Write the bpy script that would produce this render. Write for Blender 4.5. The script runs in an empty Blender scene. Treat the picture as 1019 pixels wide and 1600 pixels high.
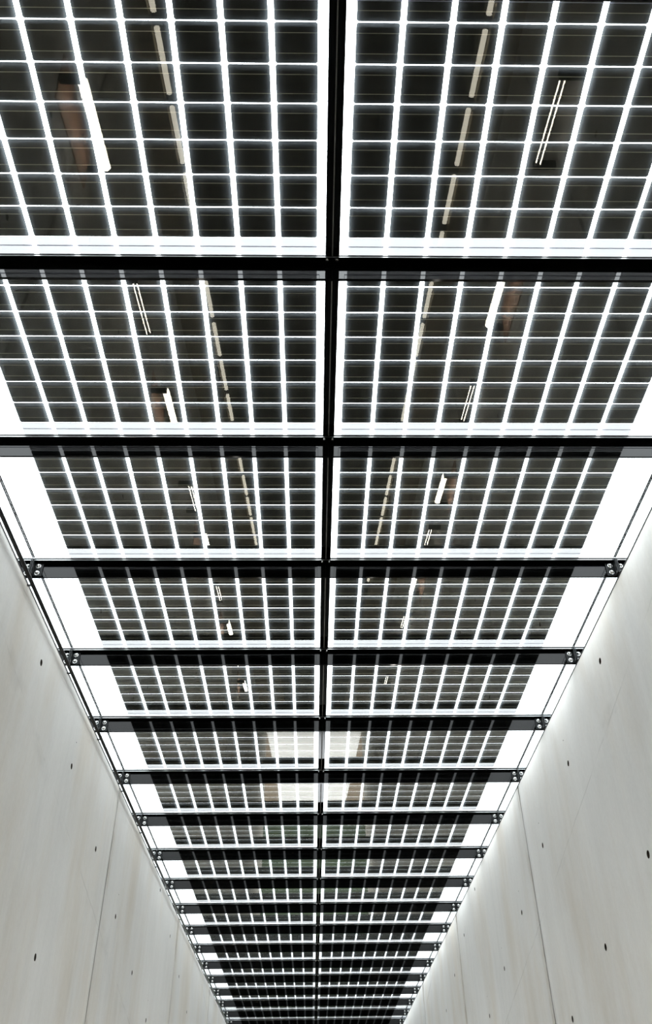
import bpy, bmesh, math, random
from mathutils import Matrix, Vector

random.seed(4)
SC = bpy.context.scene
COL = SC.collection
EYE = 1.6                      # camera height; every height below is measured from the eye and lifted by EYE
D = 1.2383                     # beam spacing
Y1 = 2.392                     # front face of the first beam's web
NB = 19                        # beams 0..18
HW = 2.078                     # half width between the walls
ZW, ZF, ZP = 3.459, 3.578, 3.602   # web bottom, flange underside, glass underside
SLOPE = -0.216
ORD = ['zeroth', 'first', 'second', 'third', 'fourth', 'fifth', 'sixth', 'seventh', 'eighth', 'ninth', 'tenth',
       'eleventh', 'twelfth', 'thirteenth', 'fourteenth', 'fifteenth', 'sixteenth', 'seventeenth', 'eighteenth',
       'nineteenth', 'twentieth']


def beam_y(k):
    return Y1 + D * (k - 1)


def floor_z(y):
    return -1.55 + SLOPE * max(y, 0.0)


# ------------------------------------------------------------------ materials
def new_mat(name):
    m = bpy.data.materials.new(name)
    m.use_nodes = True
    nt = m.node_tree
    nt.nodes.clear()
    out = nt.nodes.new('ShaderNodeOutputMaterial')
    return m, nt, out


def principled(name, color, rough=0.5, metal=0.0, ior=1.5, noise=0.0, nscale=20.0, bump=0.0):
    m, nt, out = new_mat(name)
    b = nt.nodes.new('ShaderNodeBsdfPrincipled')
    b.inputs['Base Color'].default_value = (*color, 1)
    b.inputs['Roughness'].default_value = rough
    b.inputs['Metallic'].default_value = metal
    b.inputs['IOR'].default_value = ior
    nt.links.new(b.outputs[0], out.inputs[0])
    if noise or bump:
        tc = nt.nodes.new('ShaderNodeTexCoord')
        n = nt.nodes.new('ShaderNodeTexNoise')
        n.inputs['Scale'].default_value = nscale
        n.inputs['Detail'].default_value = 5
        nt.links.new(tc.outputs['Object'], n.inputs['Vector'])
        if noise:
            mx = nt.nodes.new('ShaderNodeMix')
            mx.data_type = 'RGBA'
            mx.inputs['A'].default_value = (*[c * (1 - noise) for c in color], 1)
            mx.inputs['B'].default_value = (*[min(1, c * (1 + noise)) for c in color], 1)
            nt.links.new(n.outputs['Fac'], mx.inputs['Factor'])
            nt.links.new(mx.outputs['Result'], b.inputs['Base Color'])
        if bump:
            bp = nt.nodes.new('ShaderNodeBump')
            bp.inputs['Strength'].default_value = bump
            bp.inputs['Distance'].default_value = 0.01
            nt.links.new(n.outputs['Fac'], bp.inputs['Height'])
            nt.links.new(bp.outputs[0], b.inputs['Normal'])
    return m


def emission(name, color, strength):
    m, nt, out = new_mat(name)
    e = nt.nodes.new('ShaderNodeEmission')
    e.inputs['Color'].default_value = (*color, 1)
    e.inputs['Strength'].default_value = strength
    nt.links.new(e.outputs[0], out.inputs[0])
    return m


def glass_mat():
    """laminated pane: clear, mirrors by Fresnel, a translucent share imitates the soft halo beside the gaps"""
    m, nt, out = new_mat('laminated glass')
    tr = nt.nodes.new('ShaderNodeBsdfTransparent')
    tr.inputs['Color'].default_value = (0.97, 0.985, 0.985, 1)
    tl = nt.nodes.new('ShaderNodeBsdfTranslucent')
    tl.inputs['Color'].default_value = (0.82, 0.93, 1.0, 1)  # bluish tint of the glow put in around the cell gaps
    gl = nt.nodes.new('ShaderNodeBsdfGlossy')
    gl.inputs['Roughness'].default_value = 0.0
    gl.inputs['Color'].default_value = (1.0, 0.97, 0.87, 1)
    fr = nt.nodes.new('ShaderNodeFresnel')
    fr.inputs['IOR'].default_value = 1.6
    # the faces of the slab must all reflect from the air side
    geo = nt.nodes.new('ShaderNodeNewGeometry')
    tc = nt.nodes.new('ShaderNodeTexCoord')
    no = nt.nodes.new('ShaderNodeTexNoise')
    no.inputs['Scale'].default_value = 6.0
    no.inputs['Detail'].default_value = 4
    nt.links.new(tc.outputs['Object'], no.inputs['Vector'])
    mr = nt.nodes.new('ShaderNodeMapRange')
    mr.inputs['From Min'].default_value = 0.35
    mr.inputs['From Max'].default_value = 0.7
    mr.inputs['To Min'].default_value = 0.05
    mr.inputs['To Max'].default_value = 0.105
    nt.links.new(no.outputs['Fac'], mr.inputs['Value'])
    m1 = nt.nodes.new('ShaderNodeMixShader')
    nt.links.new(mr.outputs[0], m1.inputs[0])
    nt.links.new(tr.outputs[0], m1.inputs[1])
    nt.links.new(tl.outputs[0], m1.inputs[2])
    m2 = nt.nodes.new('ShaderNodeMixShader')
    nt.links.new(fr.outputs[0], m2.inputs[0])
    nt.links.new(m1.outputs[0], m2.inputs[1])
    nt.links.new(gl.outputs[0], m2.inputs[2])
    # seen from inside the slab only the clear part acts
    m3 = nt.nodes.new('ShaderNodeMixShader')
    nt.links.new(geo.outputs['Backfacing'], m3.inputs[0])
    nt.links.new(m2.outputs[0], m3.inputs[1])
    nt.links.new(tr.outputs[0], m3.inputs[2])
    nt.links.new(m3.outputs[0], out.inputs[0])
    return m


def seal_mat():
    m, nt, out = new_mat('grey edge seal')
    tl = nt.nodes.new('ShaderNodeBsdfTranslucent')
    tl.inputs['Color'].default_value = (0.27, 0.27, 0.33, 1)
    df = nt.nodes.new('ShaderNodeBsdfDiffuse')
    df.inputs['Color'].default_value = (0.3, 0.3, 0.34, 1)
    a = nt.nodes.new('ShaderNodeAddShader')
    nt.links.new(tl.outputs[0], a.inputs[0])
    nt.links.new(df.outputs[0], a.inputs[1])
    nt.links.new(a.outputs[0], out.inputs[0])
    return m


def film_mat():
    m, nt, out = new_mat('white translucent film')
    tl = nt.nodes.new('ShaderNodeBsdfTranslucent')
    tl.inputs['Color'].default_value = (0.37, 0.37, 0.37, 1)
    nt.links.new(tl.outputs[0], out.inputs[0])
    return m


def concrete_mat(name, y0, ts):
    """cast concrete: cloudy tone, vertical runs, trowel scuffs, hairline scratches, one tone per formwork board"""
    m, nt, out = new_mat(name)
    N, L = nt.nodes.new, nt.links.new
    b = N('ShaderNodeBsdfPrincipled')
    b.inputs['Roughness'].default_value = 0.9
    b.inputs['IOR'].default_value = 1.15
    L(b.outputs[0], out.inputs[0])
    tc = N('ShaderNodeTexCoord')
    sep = N('ShaderNodeSeparateXYZ')
    L(tc.outputs['Object'], sep.inputs[0])

    def math_(op, a, bb=None, c=None):
        n = N('ShaderNodeMath')
        n.operation = op
        for i, v in enumerate((a, bb, c)):
            if v is None:
                continue
            if hasattr(v, 'links'):
                L(v, n.inputs[i])
            else:
                n.inputs[i].default_value = v
        return n.outputs[0]

    def noise(scale, sc3, detail=5, rough=0.6, rot=0.0):
        mp = N('ShaderNodeMapping')
        mp.inputs['Scale'].default_value = sc3
        mp.inputs['Rotation'].default_value = (rot, 0, 0)
        L(tc.outputs['Object'], mp.inputs['Vector'])
        n = N('ShaderNodeTexNoise')
        n.inputs['Scale'].default_value = scale
        n.inputs['Detail'].default_value = detail
        n.inputs['Roughness'].default_value = rough
        L(mp.outputs[0], n.inputs['Vector'])
        return n.outputs['Fac']

    def ramp(v, lo, hi, a, bb):
        mr = N('ShaderNodeMapRange')
        mr.interpolation_type = 'SMOOTHSTEP'
        for k_, x in (('From Min', lo), ('From Max', hi), ('To Min', a), ('To Max', bb)):
            mr.inputs[k_].default_value = x
        L(v, mr.inputs['Value'])
        return mr.outputs[0]

    cloud = noise(0.7, (1, 1, 0.6), 6)
    runs = noise(9.0, (1, 1, 0.05), 6, 0.65)
    grain = noise(60.0, (1, 1, 0.5), 4)
    patch = noise(1.6, (1, 1.6, 0.5), 5, 0.6, 0.5)
    board = math_('FLOOR', math_('DIVIDE', math_('SUBTRACT', sep.outputs['Y'], y0), 2.475))
    wn = N('ShaderNodeTexWhiteNoise')
    wn.noise_dimensions = '1D'
    L(board, wn.inputs['W'])
    tone = math_('ADD', math_('MULTIPLY', ramp(cloud, 0.3, 0.7, -1, 1), 0.05),
                 math_('MULTIPLY', ramp(runs, 0.3, 0.7, -1, 1), 0.02))
    tone = math_('ADD', tone, math_('MULTIPLY', ramp(grain, 0.3, 0.7, -1, 1), 0.02))
    tone = math_('ADD', tone, math_('MULTIPLY_ADD', wn.outputs['Value'], 0.05, -0.025))
    # formwork seams: one follows the slope, one stands in the middle of every panel; both broken and faint
    wob = math_('MULTIPLY_ADD', noise(2.5, (1, 1, 1), 4), 0.05, -0.025)
    t = math_('ADD', math_('MULTIPLY_ADD', sep.outputs['Y'], 0.2155, sep.outputs['Z']), wob)
    dt = math_('ABSOLUTE', math_('SUBTRACT', t, ts))
    dy = math_('ABSOLUTE', math_('ADD', math_('SUBTRACT', math_('MODULO', math_('SUBTRACT', sep.outputs['Y'], y0), 4.96), 4.96 - 0.06), math_('MULTIPLY', wob, 0.5)))
    k1 = ramp(noise(1.1, (1, 1.4, 1.4), 4), 0.42, 0.6, 0.1, 1)
    k2 = ramp(noise(0.9, (1, 1, 1.8), 4, 0.6, 0.3), 0.4, 0.62, 0.15, 1)
    tone = math_('SUBTRACT', tone, math_('MULTIPLY', math_('MULTIPLY', ramp(dt, 0.002, 0.010, 1, 0), k1), 0.16))
    tone = math_('SUBTRACT', tone, math_('MULTIPLY', math_('MULTIPLY', ramp(dy, 0.004, 0.022, 1, 0), k2), 0.13))
    # soft smears around the sloping seam
    k3 = ramp(noise(1.7, (1, 0.8, 1.6), 5), 0.52, 0.7, 0, 1)
    tone = math_('SUBTRACT', tone, math_('MULTIPLY', math_('MULTIPLY', ramp(dt, 0.02, 0.16, 1, 0), k3), 0.10))
    tone = math_('ADD', tone, math_('MULTIPLY', math_('MULTIPLY', ramp(dy, 0.03, 0.10, 1, 0), 1.0), 0.03))
    # rusty runs beside the open panel joints
    dj = math_('ABSOLUTE', math_('SUBTRACT', math_('MODULO', math_('ADD', math_('SUBTRACT', sep.outputs['Y'], y0), 2.48), 4.96), 2.48 + 0.04))
    rust = math_('MULTIPLY', ramp(dj, 0.02, 0.10, 1, 0), ramp(noise(2.2, (1, 1, 0.8), 4), 0.45, 0.65, 0.15, 1))
    tone = math_('SUBTRACT', tone, math_('MULTIPLY', ramp(patch, 0.56, 0.75, 0, 1), 0.06))
    col = N('ShaderNodeMix')
    col.data_type = 'RGBA'
    col.inputs['A'].default_value = (0.67, 0.668, 0.65, 1)
    col.inputs['B'].default_value = (0.61, 0.58, 0.525, 1)
    L(ramp(noise(0.9, (1, 1.2, 0.4), 5), 0.4, 0.72, 0, 1), col.inputs['Factor'])
    mul = N('ShaderNodeMix')
    mul.data_type = 'RGBA'
    mul.blend_type = 'MULTIPLY'
    mul.inputs['Factor'].default_value = 1.0
    L(col.outputs['Result'], mul.inputs['A'])
    cmb = N('ShaderNodeCombineColor')
    one = math_('ADD', tone, 1.0)
    for i in range(3):
        L(one, cmb.inputs[i])
    L(cmb.outputs[0], mul.inputs['B'])
    ru = N('ShaderNodeMix')
    ru.data_type = 'RGBA'
    ru.inputs['B'].default_value = (0.30, 0.245, 0.17, 1)
    L(math_('MULTIPLY', rust, 0.45), ru.inputs['Factor'])
    L(mul.outputs['Result'], ru.inputs['A'])
    L(ru.outputs['Result'], b.inputs['Base Color'])
    bp = N('ShaderNodeBump')
    bp.inputs['Strength'].default_value = 0.08
    bp.inputs['Distance'].default_value = 0.004
    L(grain, bp.inputs['Height'])
    L(bp.outputs[0], b.inputs['Normal'])
    return m


M_STEEL = principled('black gloss paint', (0.0008, 0.001, 0.001), 0.05, 0.0, 1.3)
M_RUBBER = principled('black rubber', (0.004, 0.004, 0.005), 0.7)
M_BOLT = principled('stainless bolt', (0.62, 0.62, 0.6), 0.22, 1.0)
M_CLEAT = principled('dark galvanised steel', (0.004, 0.005, 0.005), 0.3, 0.0, 1.25, noise=0.2, nscale=40)
M_MIRROR = principled('polished steel fascia', (0.9, 0.93, 0.95), 0.03, 1.0)
M_GLASS = glass_mat()
M_CELL = principled('dark solar cell', (0.010, 0.010, 0.006), 0.6, 0.0, 1.2, noise=0.25, nscale=14)
M_BUS = principled('tinned ribbon', (0.42, 0.41, 0.30), 0.4, 0.6)
M_SEAL = seal_mat()
M_FILM = film_mat()
M_CONC_L = concrete_mat('left concrete', 3.54 - 4.96, 3.375 + 0.2155 * 4.22 - 0.405 + EYE)
M_CONC_R = concrete_mat('right concrete', 3.70 - 4.96, 3.45 + 0.2155 * 4.32 - 0.415 + EYE)
M_HOLE = principled('tie hole', (0.035, 0.024, 0.015), 0.95, noise=0.4, nscale=90)
M_FLOOR = principled('dark stair floor', (0.035, 0.037, 0.032), 0.6, noise=0.3, nscale=3)
M_PLINTH = principled('side plinth', (0.24, 0.205, 0.15), 0.7, noise=0.2, nscale=4)
M_SOFFIT = principled('soffit concrete', (0.30, 0.29, 0.27), 0.7, noise=0.1, nscale=5)
M_PAVE = principled('pale paving', (0.82, 0.83, 0.84), 0.7, noise=0.06, nscale=3)
M_BANK = principled('green bank', (0.035, 0.06, 0.028), 0.9, noise=0.5, nscale=1.4)
M_RIB = principled('rib with edge light', (0.16, 0.16, 0.15), 0.4)  # grey put in for light caught along the rib's edges
M_GLINT = principled('edge glint', (0.6, 0.62, 0.62), 0.35, 1.0)  # bright metal for the imitated reflection on the flange edge
M_PIPE = principled('black conduit', (0.004, 0.004, 0.004), 0.3, 0.0, 1.45)
M_TUBE = emission('lit lamp tube', (1.0, 0.95, 0.87), 28.0)
M_TUBE2 = emission('lit floor tube', (1.0, 0.96, 0.86), 8.0)
M_BROWN = principled('lamp glow brown', (0.27, 0.16, 0.11), 0.6, noise=0.15, nscale=8)  # brown stands in for the warm lamp glow on the wall
M_WHITE = principled('white lamp cap', (0.7, 0.7, 0.68), 0.4)


# ------------------------------------------------------------------ mesh helpers
def box(bm, x0, x1, y0, y1, z0, z1):
    v = [bm.verts.new((x, y, z)) for x in (x0, x1) for y in (y0, y1) for z in (z0, z1)]
    f = [(0, 1, 3, 2), (4, 6, 7, 5), (0, 4, 5, 1), (2, 3, 7, 6), (0, 2, 6, 4), (1, 5, 7, 3)]
    return [bm.faces.new([v[i] for i in q]) for q in f]


def cyl(bm, p0, p1, r, n=16, r2=None):
    p0, p1 = Vector(p0), Vector(p1)
    d = p1 - p0
    q = d.to_track_quat('Z', 'Y').to_matrix().to_4x4()
    mt = Matrix.Translation((p0 + p1) / 2) @ q
    bmesh.ops.create_cone(bm, cap_ends=True, segments=n, radius1=r, radius2=r if r2 is None else r2,
                          depth=d.length, matrix=mt)


def obj(name, bm, mat, parent=None, smooth=False, bevel=0.0):
    bmesh.ops.recalc_face_normals(bm, faces=bm.faces)
    me = bpy.data.meshes.new(name)
    bm.to_mesh(me)
    bm.free()
    for m in (mat if isinstance(mat, (list, tuple)) else [mat]):
        me.materials.append(m)
    if smooth:
        me.shade_smooth() if hasattr(me, 'shade_smooth') else None
    o = bpy.data.objects.new(name, me)
    COL.objects.link(o)
    if parent:
        o.parent = parent
    if bevel:
        md = o.modifiers.new('bevel', 'BEVEL')
        md.width = bevel
        md.segments = 2
        md.limit_method = 'ANGLE'
    return o


def thing(name, label, cat, loc, group=None, rot=(0, 0, 0)):
    o = bpy.data.objects.new(name, None)
    o.empty_display_size = 0.1
    COL.objects.link(o)
    o.location = loc
    o.rotation_euler = rot
    return tag(o, label, cat, group)


def tag(o, label, cat, group=None):
    o['label'] = label
    o['category'] = cat
    o['kind'] = 'thing'
    if group:
        o['group'] = group
    return o


def struct(name, bm, mat, label=None):
    o = obj(name, bm, mat)
    o['kind'] = 'structure'
    if label:
        o['label'] = label
        o['category'] = name.split('_')[0]
    return o


def dup_tree(src, loc, parent=None):
    c = src.copy()
    COL.objects.link(c)
    if parent:
        c.parent = parent
    else:
        c.location = loc
    for ch in list(src.children):
        dup_tree(ch, None, c)
    return c


# ------------------------------------------------------------------ the setting
Z0 = EYE
YB, YEXIT = -4.0, 34.5
Y_OPEN = beam_y(0) - 0.06           # the canopy begins here, an unseen soffit added behind it shuts out the sky
Y_END = beam_y(NB - 1) + 0.12
TOPS = {-1: 3.380, 1: 3.441}


def wall_mesh(side):
    WALLTOP = TOPS[side]
    bm = bmesh.new()
    x0, x1 = (-HW - 0.35, -HW) if side < 0 else (HW, HW + 0.35)
    ja = 3.54 if side < 0 else 3.70
    joints = [YB] + [ja + 4.96 * i for i in range(7)] + [YEXIT]
    # formwork joint that runs down the slope
    jz = (lambda y: 3.36 - 0.2077 * (y - 16.18)) if side < 0 else (lambda y: 3.405 - 0.2269 * (y - 16.46))
    g, gz = 0.019, 0.007
    for a, b_ in zip(joints[:-1], joints[1:]):
        ya, yb = a + (g if a > YB else 0), b_ - (g if b_ < YEXIT else 0)

        def slab(pts):
            vs0 = [bm.verts.new((x0, y, z + Z0)) for y, z in pts]
            vs1 = [bm.verts.new((x1, y, z + Z0)) for y, z in pts]
            n = len(pts)
            bm.faces.new(vs0)
            bm.faces.new(vs1[::-1])
            for i in range(n):
                bm.faces.new((vs0[i], vs1[i], vs1[(i + 1) % n], vs0[(i + 1) % n]))
        bot = [(yb, floor_z(yb) - 0.3), (ya, floor_z(ya) - 0.3)]
        if ya < 0 < yb:
            bot.insert(1, (0, floor_z(0) - 0.3))
        za, zb = jz(ya), jz(yb)
        if zb >= WALLTOP:
            slab(bot + [(ya, WALLTOP), (yb, WALLTOP)])
        elif za >= WALLTOP:
            yt = ya + (yb - ya) * (za - WALLTOP) / (za - zb)
            slab(bot + [(ya, WALLTOP), (yt, WALLTOP), (yb, zb)])
            slab([(yb, zb + gz), (yt + gz / 0.21, WALLTOP), (yb, WALLTOP)])
        else:
            slab(bot + [(ya, za), (yb, zb)])
            slab([(yb, zb + gz), (ya, za + gz), (ya, WALLTOP), (yb, WALLTOP)])
    # dark strip closing the joints from behind
    xr0, xr1 = (x0 + 0.02, x1 - 0.03) if side < 0 else (x0 + 0.03, x1 - 0.02)
    bmesh.ops.recalc_face_normals(bm, faces=bm.faces)
    return bm, (xr0, xr1)


def build_wall(name, side, mat):
    WALLTOP = TOPS[side]
    bm, _ = wall_mesh(side)
    w = struct(name, bm, [mat, M_HOLE], 'pale grey concrete wall on the %s with tie holes' % ('left' if side < 0 else 'right'))
    w['category'] = 'wall'
    cb = bmesh.new()
    xf = side * HW
    xa, xb = xf - side * 0.02, xf + side * 0.045
    ya, za = (4.22, 3.375) if side < 0 else (4.32, 3.45)
    st = 1.2305 if side < 0 else 1.2525
    holes = []
    for n in range(-3, 24):
        y = ya + st * n
        z = za - 0.2155 * (y - ya)
        for dz, r in ((0, 0.026), (-1.42, 0.027), (-2.85, 0.027), (1.47, 0.024)):
            if z + dz < WALLTOP - 0.06 and z + dz > floor_z(y) + 0.3:
                holes.append((y, z + dz, r))
        if n % 2 == 0 or side > 0:
            if z + 0.215 < WALLTOP - 0.05:
                holes.append((y + 0.01, z + 0.212, 0.0065))
    for y, z, r in holes:
        cyl(cb, (xa, y, z + Z0), (xb, y, z + Z0), r, 14 if r > 0.02 else 8, r * 0.86)
    cutter = obj('cutter', cb, [M_HOLE])
    cutter.data.materials.clear()
    cutter.data.materials.append(M_HOLE)
    md = w.modifiers.new('holes', 'BOOLEAN')
    md.operation = 'DIFFERENCE'
    md.solver = 'EXACT'
    md.material_mode = 'TRANSFER'
    md.object = cutter
    dg = bpy.context.evaluated_depsgraph_get()
    me = bpy.data.meshes.new_from_object(w.evaluated_get(dg))
    w.modifiers.clear()
    w.data = me
    bpy.data.objects.remove(cutter, do_unlink=True)
    # joint filler, set back 25 mm
    fb = bmesh.new()
    x0, x1 = (xf + side * 0.025, xf + side * 0.33)
    x0, x1 = min(x0, x1), max(x0, x1)
    pts = [(YB + 0.01, -1.8), (0, -1.8), (YEXIT - 0.01, floor_z(YEXIT) - 0.25), (YEXIT - 0.01, WALLTOP - 0.01), (YB + 0.01, WALLTOP - 0.01)]
    a = [fb.verts.new((x0, y, z + Z0)) for y, z in pts]
    b_ = [fb.verts.new((x1, y, z + Z0)) for y, z in pts]
    fb.faces.new(a)
    fb.faces.new(b_[::-1])
    for i in range(5):
        fb.faces.new((a[i], b_[i], b_[(i + 1) % 5], a[(i + 1) % 5]))
    c = obj('joint_filler', fb, M_HOLE, w)
    return w


build_wall('wall_left', -1, M_CONC_L)
build_wall('wall_right', 1, M_CONC_R)

# floor: level under the eye, then down the slope
bm = bmesh.new()
prof = [(YB, floor_z(0)), (0, floor_z(0)), (YEXIT, floor_z(YEXIT))]
top = [[bm.verts.new((x, y, z + Z0)) for y, z in prof] for x in (-HW, HW)]
low = [[bm.verts.new((x, y, z + Z0 - 0.3)) for y, z in prof] for x in (-HW, HW)]
for i in range(2):
    bm.faces.new((top[0][i], top[1][i], top[1][i + 1], top[0][i + 1]))
    bm.faces.new((low[0][i], low[0][i + 1], low[1][i + 1], low[1][i]))
    for s in (0, 1):
        bm.faces.new((top[s][i], top[s][i + 1], low[s][i + 1], low[s][i]))
bm.faces.new((top[0][0], low[0][0], low[1][0], top[1][0]))
bm.faces.new((top[0][2], top[1][2], low[1][2], low[0][2]))
struct('floor', bm, M_FLOOR)

bm = bmesh.new()
box(bm, -HW - 0.35, HW + 0.35, YB, Y_OPEN, 3.64 + Z0, 3.9 + Z0)
box(bm, -HW, HW, Y_OPEN - 0.12, Y_OPEN, 3.46 + Z0, 3.64 + Z0)
struct('ceiling', bm, M_SOFFIT)  # unseen slab added so open sky does not overlight the walls
bm = bmesh.new()
box(bm, -HW - 0.35, HW + 0.35, Y_END, YEXIT, 3.64 + Z0, 3.9 + Z0)
struct('ceiling_far', bm, M_SOFFIT)
bm = bmesh.new()
box(bm, -HW - 0.35, HW + 0.35, YB - 0.3, YB, floor_z(0) - 0.3 + Z0, 3.9 + Z0)
struct('wall_light_block', bm, M_SOFFIT)  # unseen wall added to stop sky light leaking in from behind
# open, pale paved slope outside the far end and the planted bank that closes it
bm = bmesh.new()
yo = 62.0
zo0, zo1 = floor_z(YEXIT) + Z0, floor_z(yo) + Z0
vs = [bm.verts.new(p) for p in ((-HW, YEXIT, zo0), (HW, YEXIT, zo0), (HW, yo, zo1), (-HW, yo, zo1))]
vl = [bm.verts.new((v.co.x, v.co.y, v.co.z - 0.3)) for v in vs]
bm.faces.new(vs)
bm.faces.new(vl[::-1])
for i in range(4):
    bm.faces.new((vs[i], vl[i], vl[(i + 1) % 4], vs[(i + 1) % 4]))
struct('floor_far', bm, M_PAVE)
bm = bmesh.new()
box(bm, -40, 40, yo, yo + 0.5, zo1 - 2, Z0 + 5)
struct('wall_far', bm, M_BANK)
bm = bmesh.new()
for s in (-1, 1):
    a, b_ = sorted((s * HW, s * 12.0))
    vs = [bm.verts.new(p) for p in ((a, YEXIT, zo0 + .01), (b_, YEXIT, zo0 + .01), (b_, yo, zo1 + .01), (a, yo, zo1 + .01))]
    vl = [bm.verts.new((v.co.x, v.co.y, v.co.z - 0.3)) for v in vs]
    bm.faces.new(vs)
    bm.faces.new(vl[::-1])
    for i in range(4):
        bm.faces.new((vs[i], vl[i], vl[(i + 1) % 4], vs[(i + 1) % 4]))
struct('ground', bm, principled('brown gravel', (0.2, 0.16, 0.12), 0.9, noise=0.3, nscale=2))

# ------------------------------------------------------------------ polished fascia on both wall tops
for s, nm in ((-1, 'left'), (1, 'right')):
    WALLTOP = TOPS[s]
    bm = bmesh.new()
    a, b_ = sorted((s * HW, s * (HW + 0.012)))
    box(bm, a, b_, Y_OPEN, Y_END, WALLTOP + 0.008 + Z0, 3.64 + Z0)
    o = obj('fascia_strip', bm, M_MIRROR)
    tag(o, 'bright polished metal strip along the top of the %s concrete wall' % nm, 'fascia', 'fascia strips on the wall tops')
    bm = bmesh.new()
    a, b_ = sorted((s * (HW - 0.004), s * (HW + 0.05)))
    box(bm, a, b_, Y_OPEN, Y_END, WALLTOP + 0.002 + Z0, WALLTOP + 0.008 + Z0)
    obj('shadow_gap_strip', bm, M_RUBBER, o)  # black strip stands in for the shadow line under the fascia

# ------------------------------------------------------------------ cross beams
def make_beam():
    """origin: front face of the web, on the corridor's centre line, eye height"""
    r = thing('steel_beam', '', 'beam', (0, 0, Z0), 'black steel cross beams')
    L = HW - 0.001
    bm = bmesh.new()
    box(bm, -L, L, 0, 0.014, ZW, ZF)
    obj('web', bm, M_STEEL, r)
    bm = bmesh.new()
    box(bm, -L, L, -0.038, 0.062, ZF, ZF + 0.012)
    obj('flange', bm, M_STEEL, r, bevel=0.0012)
    bm = bmesh.new()
    box(bm, -L, L, -0.0392, -0.038, ZF + 0.002, ZF + 0.0055)
    obj('edge_glint_strip', bm, M_GLINT, r)  # strip added to imitate the thin reflected line on the flange
    for y0, y1 in ((-0.0365, -0.022), (0.042, 0.059)):
        bm = bmesh.new()
        box(bm, -L, L, y0, y1, ZF + 0.012, ZP)
        obj('gasket', bm, M_RUBBER, r)
    for s in (-1, 1):
        bm = bmesh.new()
        a, b_ = sorted((s * (L - 0.068), s * L))
        box(bm, a, b_, -0.010, 0, ZW + 0.004, ZF - 0.004)
        a, b_ = sorted((s * (L - 0.010), s * L))
        box(bm, a, b_, -0.055, -0.010, ZW + 0.004, ZF - 0.004)
        c = obj('cleat', bm, M_CLEAT, r, bevel=0.0015)
        for z in (ZW + 0.030, ZW + 0.088):
            b2 = bmesh.new()
            x = s * (L - 0.036)
            cyl(b2, (x, -0.010, z), (x, -0.0135, z), 0.0175, 20)
            cyl(b2, (x, -0.0135, z), (x, -0.027, z), 0.0145, 20, 0.008)
            cyl(b2, (x, -0.027, z), (x, -0.0285, z), 0.008, 20, 0.004)
            obj('bolt', b2, M_BOLT, c, smooth=False)
    for x in (-0.026, 0.022):
        b2 = bmesh.new()
        cyl(b2, (x, -0.026, ZF), (x, -0.026, ZF - 0.005), 0.009, 16)
        cyl(b2, (x, -0.026, ZF - 0.005), (x, -0.026, ZF - 0.012), 0.0065, 6)
        obj('bolt', b2, M_BOLT, r)
    return r


# ------------------------------------------------------------------ solar panels
PX0, PX1 = 0.0335, HW - 0.004       # pane from the spine to the fascia
CX0, CPITCH, CGAP = 0.0760, 0.1973, 0.0235
RPITCH, RGAP = 0.1603, 0.0050
CELLZ = ZP + 0.016


def make_panel(side):
    """origin: front face of the near beam's web, centre line, eye height"""
    r = thing('solar_panel', '', 'solar panel', (0, 0, Z0), 'glass solar panels of the roof')

    def bx(bm, a, b_, y0, y1, z0, z1):
        a, b_ = sorted((side * a, side * b_))
        return box(bm, a, b_, y0, y1, z0, z1)
    bm = bmesh.new()
    bx(bm, PX0, PX1, 0.008, D - 0.008, ZP, ZP + 0.028)
    obj('glass_pane', bm, M_GLASS, r)
    cells, bus = bmesh.new(), bmesh.new()
    for i in range(9):
        xa = CX0 + i * CPITCH
        xb = xa + CPITCH - CGAP
        for j in range(7):
            yb = 1.1165 - (6 - j) * RPITCH
            ya = yb - RPITCH + RGAP
            c0 = max(ya, 0.03)
            ch = 0.006
            # cell with clipped corners
            pts = [(xa + ch, c0), (xb - ch, c0), (xb, c0 + ch), (xb, yb - ch), (xb - ch, yb), (xa + ch, yb), (xa, yb - ch), (xa, c0 + ch)]
            lo = [cells.verts.new((side * x, y, CELLZ)) for x, y in pts]
            hi = [cells.verts.new((side * x, y, CELLZ + 0.001)) for x, y in pts]
            cells.faces.new(lo)
            cells.faces.new(hi[::-1])
            for q in range(8):
                cells.faces.new((lo[q], hi[q], hi[(q + 1) % 8], lo[(q + 1) % 8]))
            for f in (0.25, 0.75):
                yc = ya + (yb - ya) * f
                if yc > 0.04:
                    bx(bus, xa + 0.001, xb - 0.001, yc - 0.0012, yc + 0.0012, CELLZ - 0.0008, CELLZ)
    obj('cell_array', cells, M_CELL, r)
    obj('busbar_ribbons', bus, M_BUS, r)
    bm = bmesh.new()
    for i in range(9):
        xa = CX0 + i * CPITCH
        bx(bm, xa, xa + CPITCH - CGAP, 1.1185, D - 0.010, CELLZ, CELLZ + 0.001)
    obj('end_film', bm, M_FILM, r)
    bm = bmesh.new()
    w = 0.0025
    x0, x1, y0, y1 = CX0 - 0.014, PX1 - 0.022, 0.075, D - 0.081
    for q in ((x0, x1, y1, y1 + w * 1.6), (x0, x1, y0, y0 + w), (x0, x0 + w * .6, y0 + w, y1), (x1 - w, x1, y0 + w, y1)):
        bx(bm, *q, ZP + 0.004, ZP + 0.006)
    obj('edge_seal', bm, M_SEAL, r)
    bm = bmesh.new()
    bx(bm, PX1 - 0.006, PX1 + 0.003, 0.066, D - 0.042, ZP - 0.003, ZP)
    obj('edge_gasket', bm, M_RUBBER, r)
    return r


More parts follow.
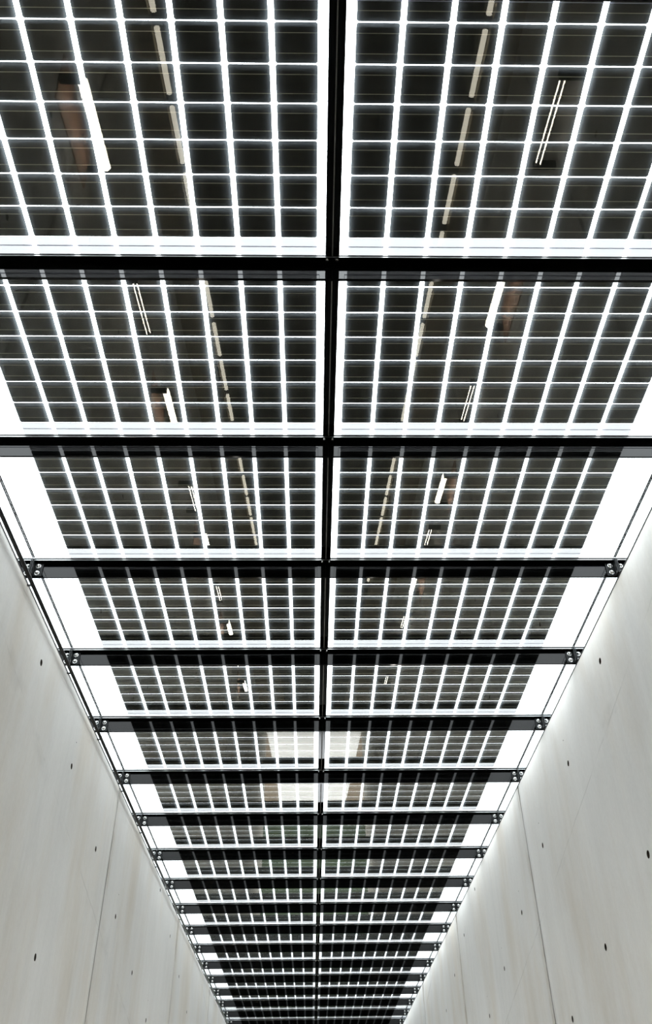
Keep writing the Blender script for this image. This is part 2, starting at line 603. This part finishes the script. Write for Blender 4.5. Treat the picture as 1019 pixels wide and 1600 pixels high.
def make_spine():
    """glazing bar over the joint between the left and right panes of one bay"""
    r = thing('glazing_bar', '', 'glazing bar', (0, 0, Z0), 'black glazing bars of the central spine')
    y0, y1 = 0.0625, D - 0.0385
    for s in (-1, 1):
        bm = bmesh.new()
        a, b_ = sorted((s * 0.0045, s * 0.0345))
        box(bm, a, b_, y0, y1, ZP - 0.009, ZP)
        obj('cover_strip', bm, M_STEEL, r, bevel=0.001)
    bm = bmesh.new()
    box(bm, -0.0325, 0.0325, y0 - 0.05, y1 + 0.045, ZP + 0.0002, ZP + 0.024)
    obj('joint_seal', bm, M_RUBBER, r)
    bm = bmesh.new()
    box(bm, -0.0022, 0.0022, y0, y1, ZP - 0.012, ZP + 0.0001)
    obj('centre_rib', bm, M_RIB, r)
    return r


def beam_label(k):
    if k == 0:
        return 'black steel cross beam just cut off by the top border of the photo'
    if k == 18:
        return 'farthest black steel cross beam, at the bottom border of the photo'
    return '%s complete black steel cross beam counted down from the top of the photo' % ORD[k]


def bay_words(k):
    if k == 0:
        return 'nearest the viewer, above the first complete black beam'
    return 'between the %s and %s complete black beams' % (ORD[k], ORD[k + 1])


beam0 = make_beam()
for k in range(NB):
    b = beam0 if k == 0 else dup_tree(beam0, (0, 0, 0))
    b.location = (0, beam_y(k), Z0)
    b['label'] = beam_label(k)

for side, word in ((-1, 'left'), (1, 'right')):
    p0 = make_panel(side)
    for k in range(NB - 1):
        p = p0 if k == 0 else dup_tree(p0, (0, 0, 0))
        p.location = (0, beam_y(k), Z0)
        p['label'] = 'dark-celled solar panel %s of the spine %s' % (word, bay_words(k))

s0 = make_spine()
for k in range(NB - 1):
    p = s0 if k == 0 else dup_tree(s0, (0, 0, 0))
    p.location = (0, beam_y(k), Z0)
    p['label'] = 'black central glazing bar ' + bay_words(k)

# ------------------------------------------------------------------ conduit below the left fascia
bm = bmesh.new()
cyl(bm, (-HW + 0.037, Y_OPEN, 3.374 + Z0), (-HW + 0.037, Y_END, 3.374 + Z0), 0.014, 20)
o = obj('conduit_pipe', bm, M_PIPE, smooth=True)
tag(o, 'thin black conduit pipe running along the top of the left wall', 'pipe')
for k in range(NB):
    bm = bmesh.new()
    y = beam_y(k) - 0.03
    box(bm, -HW, -HW + 0.024, y - 0.008, y + 0.008, 3.366 + Z0, 3.375 + Z0)
    obj('pipe_clip', bm, M_PIPE, o)

# ------------------------------------------------------------------ lamps on the walls and the sloping floor, seen mirrored in the glass
SL = math.atan(SLOPE)


def make_lamp(side, single):
    r = thing('wall_lamp', '', 'lamp', (0, 0, 0), 'tube lamps on the corridor walls')
    xl = side * 1.9
    if single:
        bm = bmesh.new()
        cyl(bm, (xl, -0.42, 0), (xl, 0.42, 0), 0.042, 20)
        obj('lamp_tube', bm, M_TUBE, r)
    else:
        for dx, dz in ((0.0, 0.0), (0.034, 0.02)):
            bm = bmesh.new()
            cyl(bm, (xl + side * dx, -0.42, dz), (xl + side * dx, 0.42, dz), 0.0065, 12)
            obj('lamp_tube', bm, M_TUBE, r)
    for y in (-0.44, 0.44):
        bm = bmesh.new()
        a, b_ = sorted((xl - side * 0.02, side * HW))
        box(bm, a, b_, y - 0.02, y + 0.02, -0.03, 0.045)
        obj('lamp_bracket', bm, M_STEEL, r)
    if single:
        bm = bmesh.new()
        a, b_ = sorted((side * (HW - 0.012), side * HW))
        box(bm, a, b_, -0.45, 0.45, -0.28, 0.22)
        obj('glow_board', bm, M_BROWN, r)  # board added to imitate the glow behind the lamp
    return r


stations = [3.33, 5.52, 7.42, 9.75, 11.5, 13.65, 15.75, 18.1, 20.4]
protos = {}
for i, y in enumerate(stations):
    for side, word in ((-1, 'left'), (1, 'right')):
        single = (i % 2 == 0) == (side < 0)
        z = (0.27 if side < 0 else 0.12) - (0.233 if side < 0 else 0.235) * (y - 3.33)
        key = (side, single)
        if key not in protos:
            protos[key] = make_lamp(side, single)
            p = protos[key]
        else:
            p = dup_tree(protos[key], (0, 0, 0))
        p.location = (0, y, z + Z0)
        p.rotation_euler = (math.atan(-0.233), 0, 0)
        p['label'] = '%s %s tube lamp from the viewer on the %s wall, mirrored in the glass' % (
            ORD[i + 1], 'thick single' if single else 'thin twin', word)


# floor tubes along the foot of the side plinths
fa, fb = Vector((1.72, 3.26, floor_z(3.26) + 0.03)), Vector((1.43, 15.0, floor_z(15.0) + 0.03))
fd = (fb - fa) / 15.0
n = 17
proto = {}
for side, word in ((-1, 'left'), (1, 'right')):
    for i in range(n):
        t = -0.3 + i * 0.93
        c = fa + fd * (t * 15.0 / (fb - fa).length)
        if side not in proto:
            dv = fd.normalized()
            dv.x *= side
            bm = bmesh.new()
            cyl(bm, -dv * 0.38, dv * 0.38, 0.03, 14)
            r = obj('floor_tube_light', bm, M_TUBE2, smooth=True)
            proto[side] = r
        else:
            r = proto[side].copy()
            COL.objects.link(r)
        r.location = (c.x * side, c.y, c.z + Z0)
        tag(r, '%s pale floor tube from the viewer at the %s plinth, mirrored in the glass' % (ORD[i + 1], word),
            'tube light', 'tube lights along the floor edges')
    # pale plinth between the tubes and the wall
    bm = bmesh.new()
    ys = (0.0, 34.0)
    def xin(y):
        return max(1.0, 1.72 + (y - 3.26) * (1.43 - 1.72) / (15 - 3.26) + 0.045)
    pts = [(side * xin(ys[0]), ys[0]), (side * HW, ys[0]), (side * HW, ys[1]), (side * xin(ys[1]), ys[1])]
    up = [bm.verts.new((x, y, floor_z(y) + 0.12 + Z0)) for x, y in pts]
    dn = [bm.verts.new((x, y, floor_z(y) + Z0)) for x, y in pts]
    bm.faces.new(up)
    bm.faces.new(dn[::-1])
    for i in range(4):
        bm.faces.new((up[i], dn[i], dn[(i + 1) % 4], up[(i + 1) % 4]))
    struct('trim_%d' % (1 if side < 0 else 2), bm, M_PLINTH)

# ------------------------------------------------------------------ sky: bright overcast, brighter overhead
w = bpy.data.worlds.new('overcast sky')
SC.world = w
w.use_nodes = True
nt = w.node_tree
nt.nodes.clear()
N, L = nt.nodes.new, nt.links.new
out = N('ShaderNodeOutputWorld')
bg = N('ShaderNodeBackground')
tc = N('ShaderNodeTexCoord')
sp = N('ShaderNodeSeparateXYZ')
L(tc.outputs['Generated'], sp.inputs[0])
mr = N('ShaderNodeMapRange')
mr.inputs['From Min'].default_value = 0.0
mr.inputs['From Max'].default_value = 1.0
mr.inputs['To Min'].default_value = 0.07
mr.inputs['To Max'].default_value = 1.0
L(sp.outputs['Z'], mr.inputs['Value'])
ml = N('ShaderNodeMath')
ml.operation = 'MULTIPLY'
ml.inputs[1].default_value = 12.0
L(mr.outputs[0], ml.inputs[0])
bg.inputs['Color'].default_value = (0.945, 0.975, 1.0, 1)
L(ml.outputs[0], bg.inputs['Strength'])
L(bg.outputs[0], out.inputs[0])

# ------------------------------------------------------------------ camera
p, y, r_ = math.radians(39.81357), math.radians(1.25005), math.radians(-0.78957)
F = Vector((math.sin(y) * math.cos(p), math.cos(y) * math.cos(p), math.sin(p)))
Rt = Vector((math.cos(y), -math.sin(y), 0))
U = Rt.cross(F)
c, s = math.cos(r_), math.sin(r_)
R2 = c * Rt + s * U
U2 = -s * Rt + c * U
cam = bpy.data.cameras.new('camera')
cam.sensor_fit = 'VERTICAL'
cam.sensor_height = 36.0
cam.lens = 1313.335 * 36.0 / 1600.0
cam.clip_start = 0.05
cam.clip_end = 300
co = bpy.data.objects.new('camera', cam)
COL.objects.link(co)
co.matrix_world = Matrix(((R2.x, U2.x, -F.x, -0.10), (R2.y, U2.y, -F.y, 0.0), (R2.z, U2.z, -F.z, EYE), (0, 0, 0, 1)))
SC.camera = co

SC.view_settings.view_transform = 'Standard'
SC.view_settings.look = 'None'
SC.view_settings.exposure = 0.0
SC.view_settings.gamma = 1.0
SC.view_settings.use_curve_mapping = False
cy = SC.cycles
cy.use_denoising = True
cy.max_bounces = 10
cy.diffuse_bounces = 5
cy.glossy_bounces = 6
cy.transmission_bounces = 6
cy.transparent_max_bounces = 24
cy.sample_clamp_indirect = 8.0
